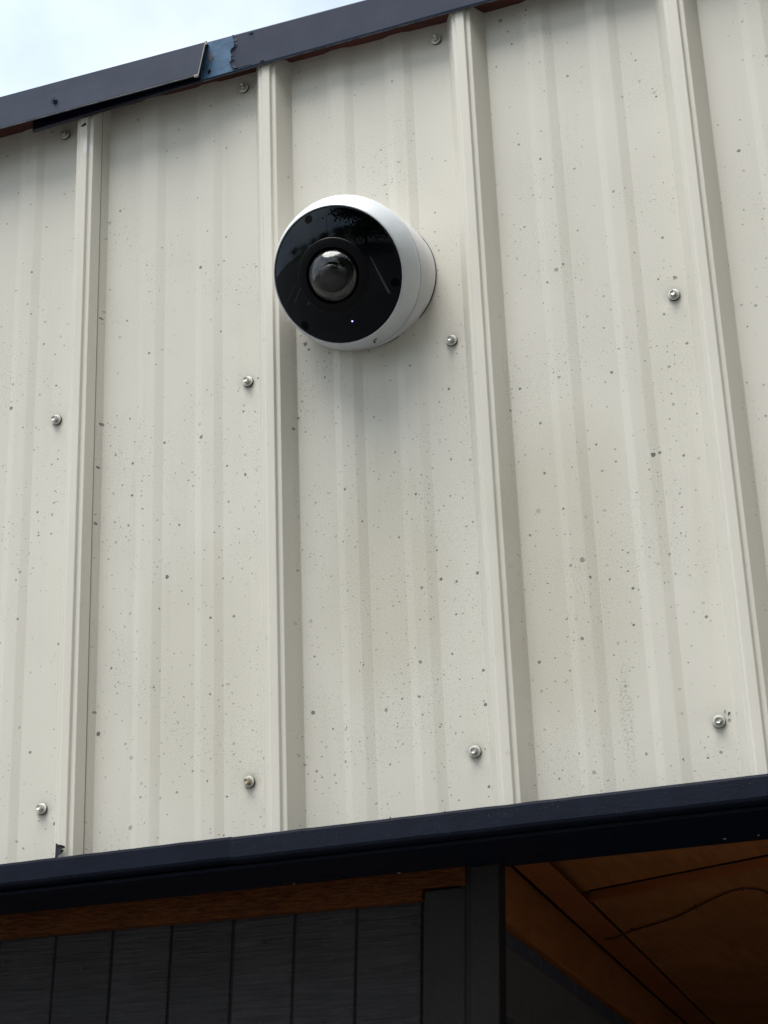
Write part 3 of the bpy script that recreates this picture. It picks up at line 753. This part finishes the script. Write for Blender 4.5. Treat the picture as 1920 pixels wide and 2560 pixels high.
for k in range(25):
    t0 = 0.054 + (k - 0) * 0.1275
    rbox('plank', t0 + 0.002 - 0.1275 + (0.07 if k == 0 else 0), t0 - 0.002, -0.034, -0.0135, GZ + 0.1, -0.752, M_BLUEGREY, side, 0.0008)
rbox('backing', 0.0, TE, -0.05, -0.0185, GZ + 0.1, Z1 + 0.02, M_GROOVE, side, 0)

ceil = tag(empty('entry_ceiling', (1.2, 1.2, -0.66)), 'russet painted panelled ceiling of the shadowed entry', 'ceiling')
XW = 2.6
st = lambda x: 0.334 - 0.415 * (x - 0.0543)       # skewed joint line
rbox('front_panel', -0.02, st(0.0) + 0.03, 0.0012, 0.62, Z1, Z1 + 0.012, M_CEIL, ceil, 0.0005, -0.02, max(0.02, st(0.62)) + 0.03)
rbox('rear_panel', st(0.0), TE, 0.0012, 0.62, Z1 - 0.0135, Z1 - 0.0005, M_CEIL, ceil, 0.0012, st(0.62), TE)
rbox('rear_panel', -0.02, TE, 0.6215, XW, Z1 - 0.0135, Z1 - 0.0005, M_CEIL, ceil, 0.0012)
rbox('edge_board', -0.02, TE, 0.0090, 0.0545, Z1 - 0.0185, Z1 - 0.0138, M_CEIL_R, ceil, 0.0022)
rbox('gap_shadow_strip', -0.02, TE, -0.012, 0.0050, Z1 - 0.0135, Z1 + 0.03, M_DEEP, ceil, 0)  # black strips, here and below, paint the shade in the ceiling joints
rbox('step_trim', st(0.0545) - 0.004, st(0.0545) + 0.002, 0.0560, 0.62, Z1 - 0.0150, Z1 - 0.0002, M_CEIL_R, ceil, 0.0004, st(0.62) - 0.004, st(0.62) + 0.002)
rbox('gap_shadow_strip', st(0.0545) - 0.010, st(0.0545) - 0.0042, 0.0560, 0.62, Z1 - 0.0012, Z1 + 0.002, M_DEEP, ceil, 0, st(0.62) - 0.010, st(0.62) - 0.0042)
rbox('gap_shadow_strip', st(0.0545), TE, 0.0548, 0.0572, Z1 - 0.0145, Z1 - 0.0125, M_DEEP, ceil, 0)
bw = tag(empty('entry_back_wall', (1.5, 3.2, GZ)), 'charcoal timber back wall deep in the dark entry', 'wall')
rbox('board', TE, TE + 0.05, -0.05, XW, GZ + 0.1, Z1 + 0.02, M_TRIM, bw, 0)
ew = tag(empty('entry_far_wall', (3.0, 1.5, GZ)), 'charcoal timber wall closing the far side of the entry', 'wall')
rbox('board', -0.02, TE, XW, XW + 0.05, GZ + 0.1, Z1 + 0.02, M_TRIM, ew, 0)
cab = [(0.628, 0.001, -0.006), (0.600, 0.035, -0.021), (0.569, 0.0765, -0.0175), (0.501, 0.1521, -0.0165), (0.440, 0.192, -0.0165), (0.379, 0.2314, -0.0165), (0.343, 0.264, -0.0165), (0.343, 0.2803, -0.0165), (0.401, 0.3079, -0.0165), (0.47, 0.36, -0.0165), (0.50, 0.50, -0.0165)]
tb = tube('cable', [rp(t, x, Z1 + dz) for t, x, dz in cab], 0.0014, M_CABLE)
tag(tb, 'thin dark cable looping across the russet entry ceiling', 'cable')

# ------------------------------------------------------------------ security camera
dev = tag(empty('security_camera', (0.4195, 0.0, 0.110)), 'white round security camera with black glass face on the metal wall', 'security camera')
SH = Vector((0.0030, -0.008, -0.0048))
Nn = Vector((-0.0769, -1, -0.5861)).normalized()
Uu = Vector((-Nn.y, Nn.x, 0)).normalized(); Vv = Nn.cross(Uu).normalized()
S0 = Vector((0.4069, -0.004, 0.1352)) + Nn * 0.0528 + SH
LM = Matrix((Uu, Vv, Nn)).transposed().to_4x4(); LM.translation = S0       # local: x right, y up, z out of the face
R1 = 0.1065; RF = 0.0924; HF = 0.0372; RC = 0.21
# rear housing: round foot on the wall lofted to the tilted joint ring
bm = bmesh.new(); seg = 128; rings = []
foot_c = Vector((0.4165, -0.0016, 0.1144)) + Vector((0.0018, 0, -0.003)); foot_r = 0.0975
joint = [LM @ Vector((0.1062 * math.cos(2 * math.pi * i / seg), 0.1062 * math.sin(2 * math.pi * i / seg), -0.0010)) for i in range(seg)]
foot = [foot_c + Vector((foot_r * math.cos(2 * math.pi * i / seg), 0, foot_r * math.sin(2 * math.pi * i / seg))) for i in range(seg)]
foot0 = [Vector((q.x, -0.0005, q.z)) for q in foot]
for f in (0.0, 0.015, 0.2, 0.5, 0.8, 0.985, 1.0):
    bulge = 0.0020 * math.sin(math.pi * f)
    ring = []
    for a, b_ in zip(foot, joint):
        q = a.lerp(b_, f); rad = (a - foot_c).normalized()
        q = q + rad * (bulge - (0.0012 if f in (0.0, 1.0) else 0))
        q.y = min(q.y, -0.0016 - 0.0040 * f)
        ring.append(bm.verts.new(q))
    rings.append(ring)
for a, b_ in zip(rings, rings[1:]):
    for i in range(seg): bm.faces.new((a[i], a[(i + 1) % seg], b_[(i + 1) % seg], b_[i]))
bm.faces.new(rings[0]); bm.faces.new(rings[-1])
rh = bm_obj('rear_housing', bm, M_WHITE2, dev); shade_by_angle(rh, 40)
# dark foam gasket against the sheet
bm = bmesh.new()
ra = [bm.verts.new((q.x + (q.x - foot_c.x) * 0.008, -0.0008, q.z + (q.z - foot_c.z) * 0.008)) for q in foot]
rb = [bm.verts.new((q.x + (q.x - foot_c.x) * 0.008, -0.0017, q.z + (q.z - foot_c.z) * 0.008)) for q in foot]
for i in range(seg): bm.faces.new((ra[i], ra[(i + 1) % seg], rb[(i + 1) % seg], rb[i]))
bm.faces.new(ra); bm.faces.new(rb)
bm_obj('foam_gasket', bm, M_RUBBER, dev)
bm_obj('joint_seal', lathe_bm([(0.090, -0.0016), (0.1044, -0.0016), (0.1044, 0.0012), (0.090, 0.0012)], 128, LM), M_DEEP, dev)
# front ring
prof = [(0.0985, 0.0010), (R1 - 0.0006, 0.0010), (R1, 0.0016), (R1, 0.003)]
for i in range(1, 13):
    t = i / 12
    prof.append((R1 - (R1 - RF - 0.0022) * (0.62 * t + 0.38 * t ** 2.2), 0.003 + (HF - 0.003) * (t ** 0.96)))
prof += [(RF + 0.0016, HF + 0.0006), (RF + 0.0008, HF + 0.0006), (RF + 0.0003, HF + 0.0001), (RF + 0.0003, HF - 0.006), (0.085, HF - 0.006)]
ring = bm_obj('front_ring', lathe_bm(prof, 160, LM), M_WHITE, dev); shade_by_angle(ring, 38)
# convex black glass face
hc = lambda r: HF - 0.0006 + math.sqrt(RC * RC - r * r) - math.sqrt(RC * RC - RF * RF)
fprof = [(RF, HF - 0.004), (RF, hc(RF) - 0.0004)] + [(r, hc(r)) for r in [RF - 0.0004 - (RF - 0.0504) * i / 24 for i in range(25)]] + [(0.050, hc(0.05) - 0.004)]
fp = bm_obj('face_plate', lathe_bm(fprof, 160, LM), M_GLASS, dev); shade_by_angle(fp, 38)
def on_face(x, y, dz=0.0): 
    r = math.hypot(x, y); return Vector((x, y, hc(r) + dz))
def face_disc(name, x, y, r, mat, parent, dz=0.00025):
    nloc = Vector((x, y, math.sqrt(RC * RC - x * x - y * y))).normalized()
    q = nloc.to_track_quat('Z', 'Y').to_matrix().to_4x4(); q.translation = on_face(x, y, 0)
    return bm_obj(name, lathe_bm([(0.0, dz), (r, dz), (r, dz - 0.0008), (0.0, dz - 0.0008)], 32, LM @ q), mat, parent)
for ang in (104, -20.5, 221):
    face_disc('infrared_window', 0.0845 * math.cos(R(ang)), 0.0845 * math.sin(R(ang)), 0.0061, M_DEEP, fp)
face_disc('status_light', 0.0083, -0.0654, 0.0011, M_LED, fp, 0.0004)
# lens surround
h5 = hc(0.0515)
sur = bm_obj('lens_surround', lathe_bm([(0.0512, h5 - 0.002), (0.0512, h5 + 0.0010), (0.0505, h5 + 0.0018), (0.0470, h5 + 0.0026), (0.0400, h5 + 0.0038), (0.0385, h5 + 0.0036), (0.0378, h5 + 0.0026), (0.0374, h5 - 0.004), (0.0340, h5 - 0.004)], 128, LM), M_MATTE, dev); shade_by_angle(sur, 35)
# clear dome with a real wall thickness
h3 = h5 + 0.0004; RD = 0.0372; HD = 0.0270
Rs = (RD * RD + HD * HD) / (2 * HD)
dome = []
for i in range(25):
    a = math.asin(RD / Rs) if HD <= Rs else math.pi - math.asin(RD / Rs)
    th = a * (1 - i / 24); dome.append((Rs * math.sin(th) if i < 24 else 0.0, h3 + Rs * math.cos(th) - (Rs - HD)))
inner = [(r * 0.955, h3 + (h - h3) * 0.955) for r, h in dome[::-1]]
dm = bm_obj('lens_dome', lathe_bm(dome + inner, 96, LM), M_DOME, dev, True)
bm_obj('lens_well', lathe_bm([(0.0372, h3 - 0.0005), (0.0350, h3 - 0.001), (0.0320, h3 - 0.003), (0.0300, h3 - 0.003), (0.0290, h3 - 0.001), (0.0270, h3 - 0.001), (0.0262, h3 - 0.004), (0.0235, h3 - 0.004), (0.0225, h3 - 0.0005), (0.0205, h3 - 0.0005), (0.0195, h3 - 0.003), (0.0, h3 - 0.003)], 96, LM), M_BARREL, sur, False)
lens = bm_obj('lens', lathe_bm([(0.0150, h3 - 0.003), (0.0150, h3 + 0.002), (0.0138, h3 + 0.0026), (0.0125, h3 + 0.0020)] + [(0.0125 * math.cos(R(a)), h3 + 0.0020 + 0.0055 * math.sin(R(a))) for a in range(0, 90, 6)] + [(0.0, h3 + 0.0075)], 96, LM), M_LENS, sur); shade_by_angle(lens, 35)
# small printed mark on the underside of the ring
def ring_pt(ang, t, lift=0.0003):
    i = 4 + t * 11; k = int(i); f = i - k
    r = prof[k][0] + (prof[k + 1][0] - prof[k][0]) * f; h = prof[k][1] + (prof[k + 1][1] - prof[k][1]) * f
    return LM @ Vector(((r + lift) * math.cos(R(ang)), (r + lift) * math.sin(R(ang)), h + lift))
bm = bmesh.new()
for seq in ([(-79.6, 0.30), (-78.6, 0.42), (-77.0, 0.62), (-76.2, 0.56), (-77.6, 0.30)], [(-77.0, 0.62), (-73.6, 0.66), (-73.4, 0.56), (-76.2, 0.54)]):
    bm.faces.new([bm.verts.new(ring_pt(a, t)) for a, t in seq])
bm_obj('printed_mark', bm, M_INK, ring)

# staples over the cable
for t, x, a in ((0.569, 0.0765, -0.5), (0.440, 0.192, -0.55), (0.343, 0.272, 0.3)):
    q = rp(t, x, Z1 - 0.0165)
    c_, s_ = math.cos(a), math.sin(a)
    u = Vector((-s_, c_, 0)) * 0.0035; w = Vector((c_, s_, 0)) * 0.0008
    hexa('staple', [q - u - w + Vector((0, 0, -0.0019)), q - u + w + Vector((0, 0, -0.0019)), q + u + w + Vector((0, 0, -0.0019)), q + u - w + Vector((0, 0, -0.0019)),
                    q - u - w + Vector((0, 0, 0.003)), q - u + w + Vector((0, 0, 0.003)), q + u + w + Vector((0, 0, 0.003)), q + u - w + Vector((0, 0, 0.003))], M_CABLE, tb, 0.0003)
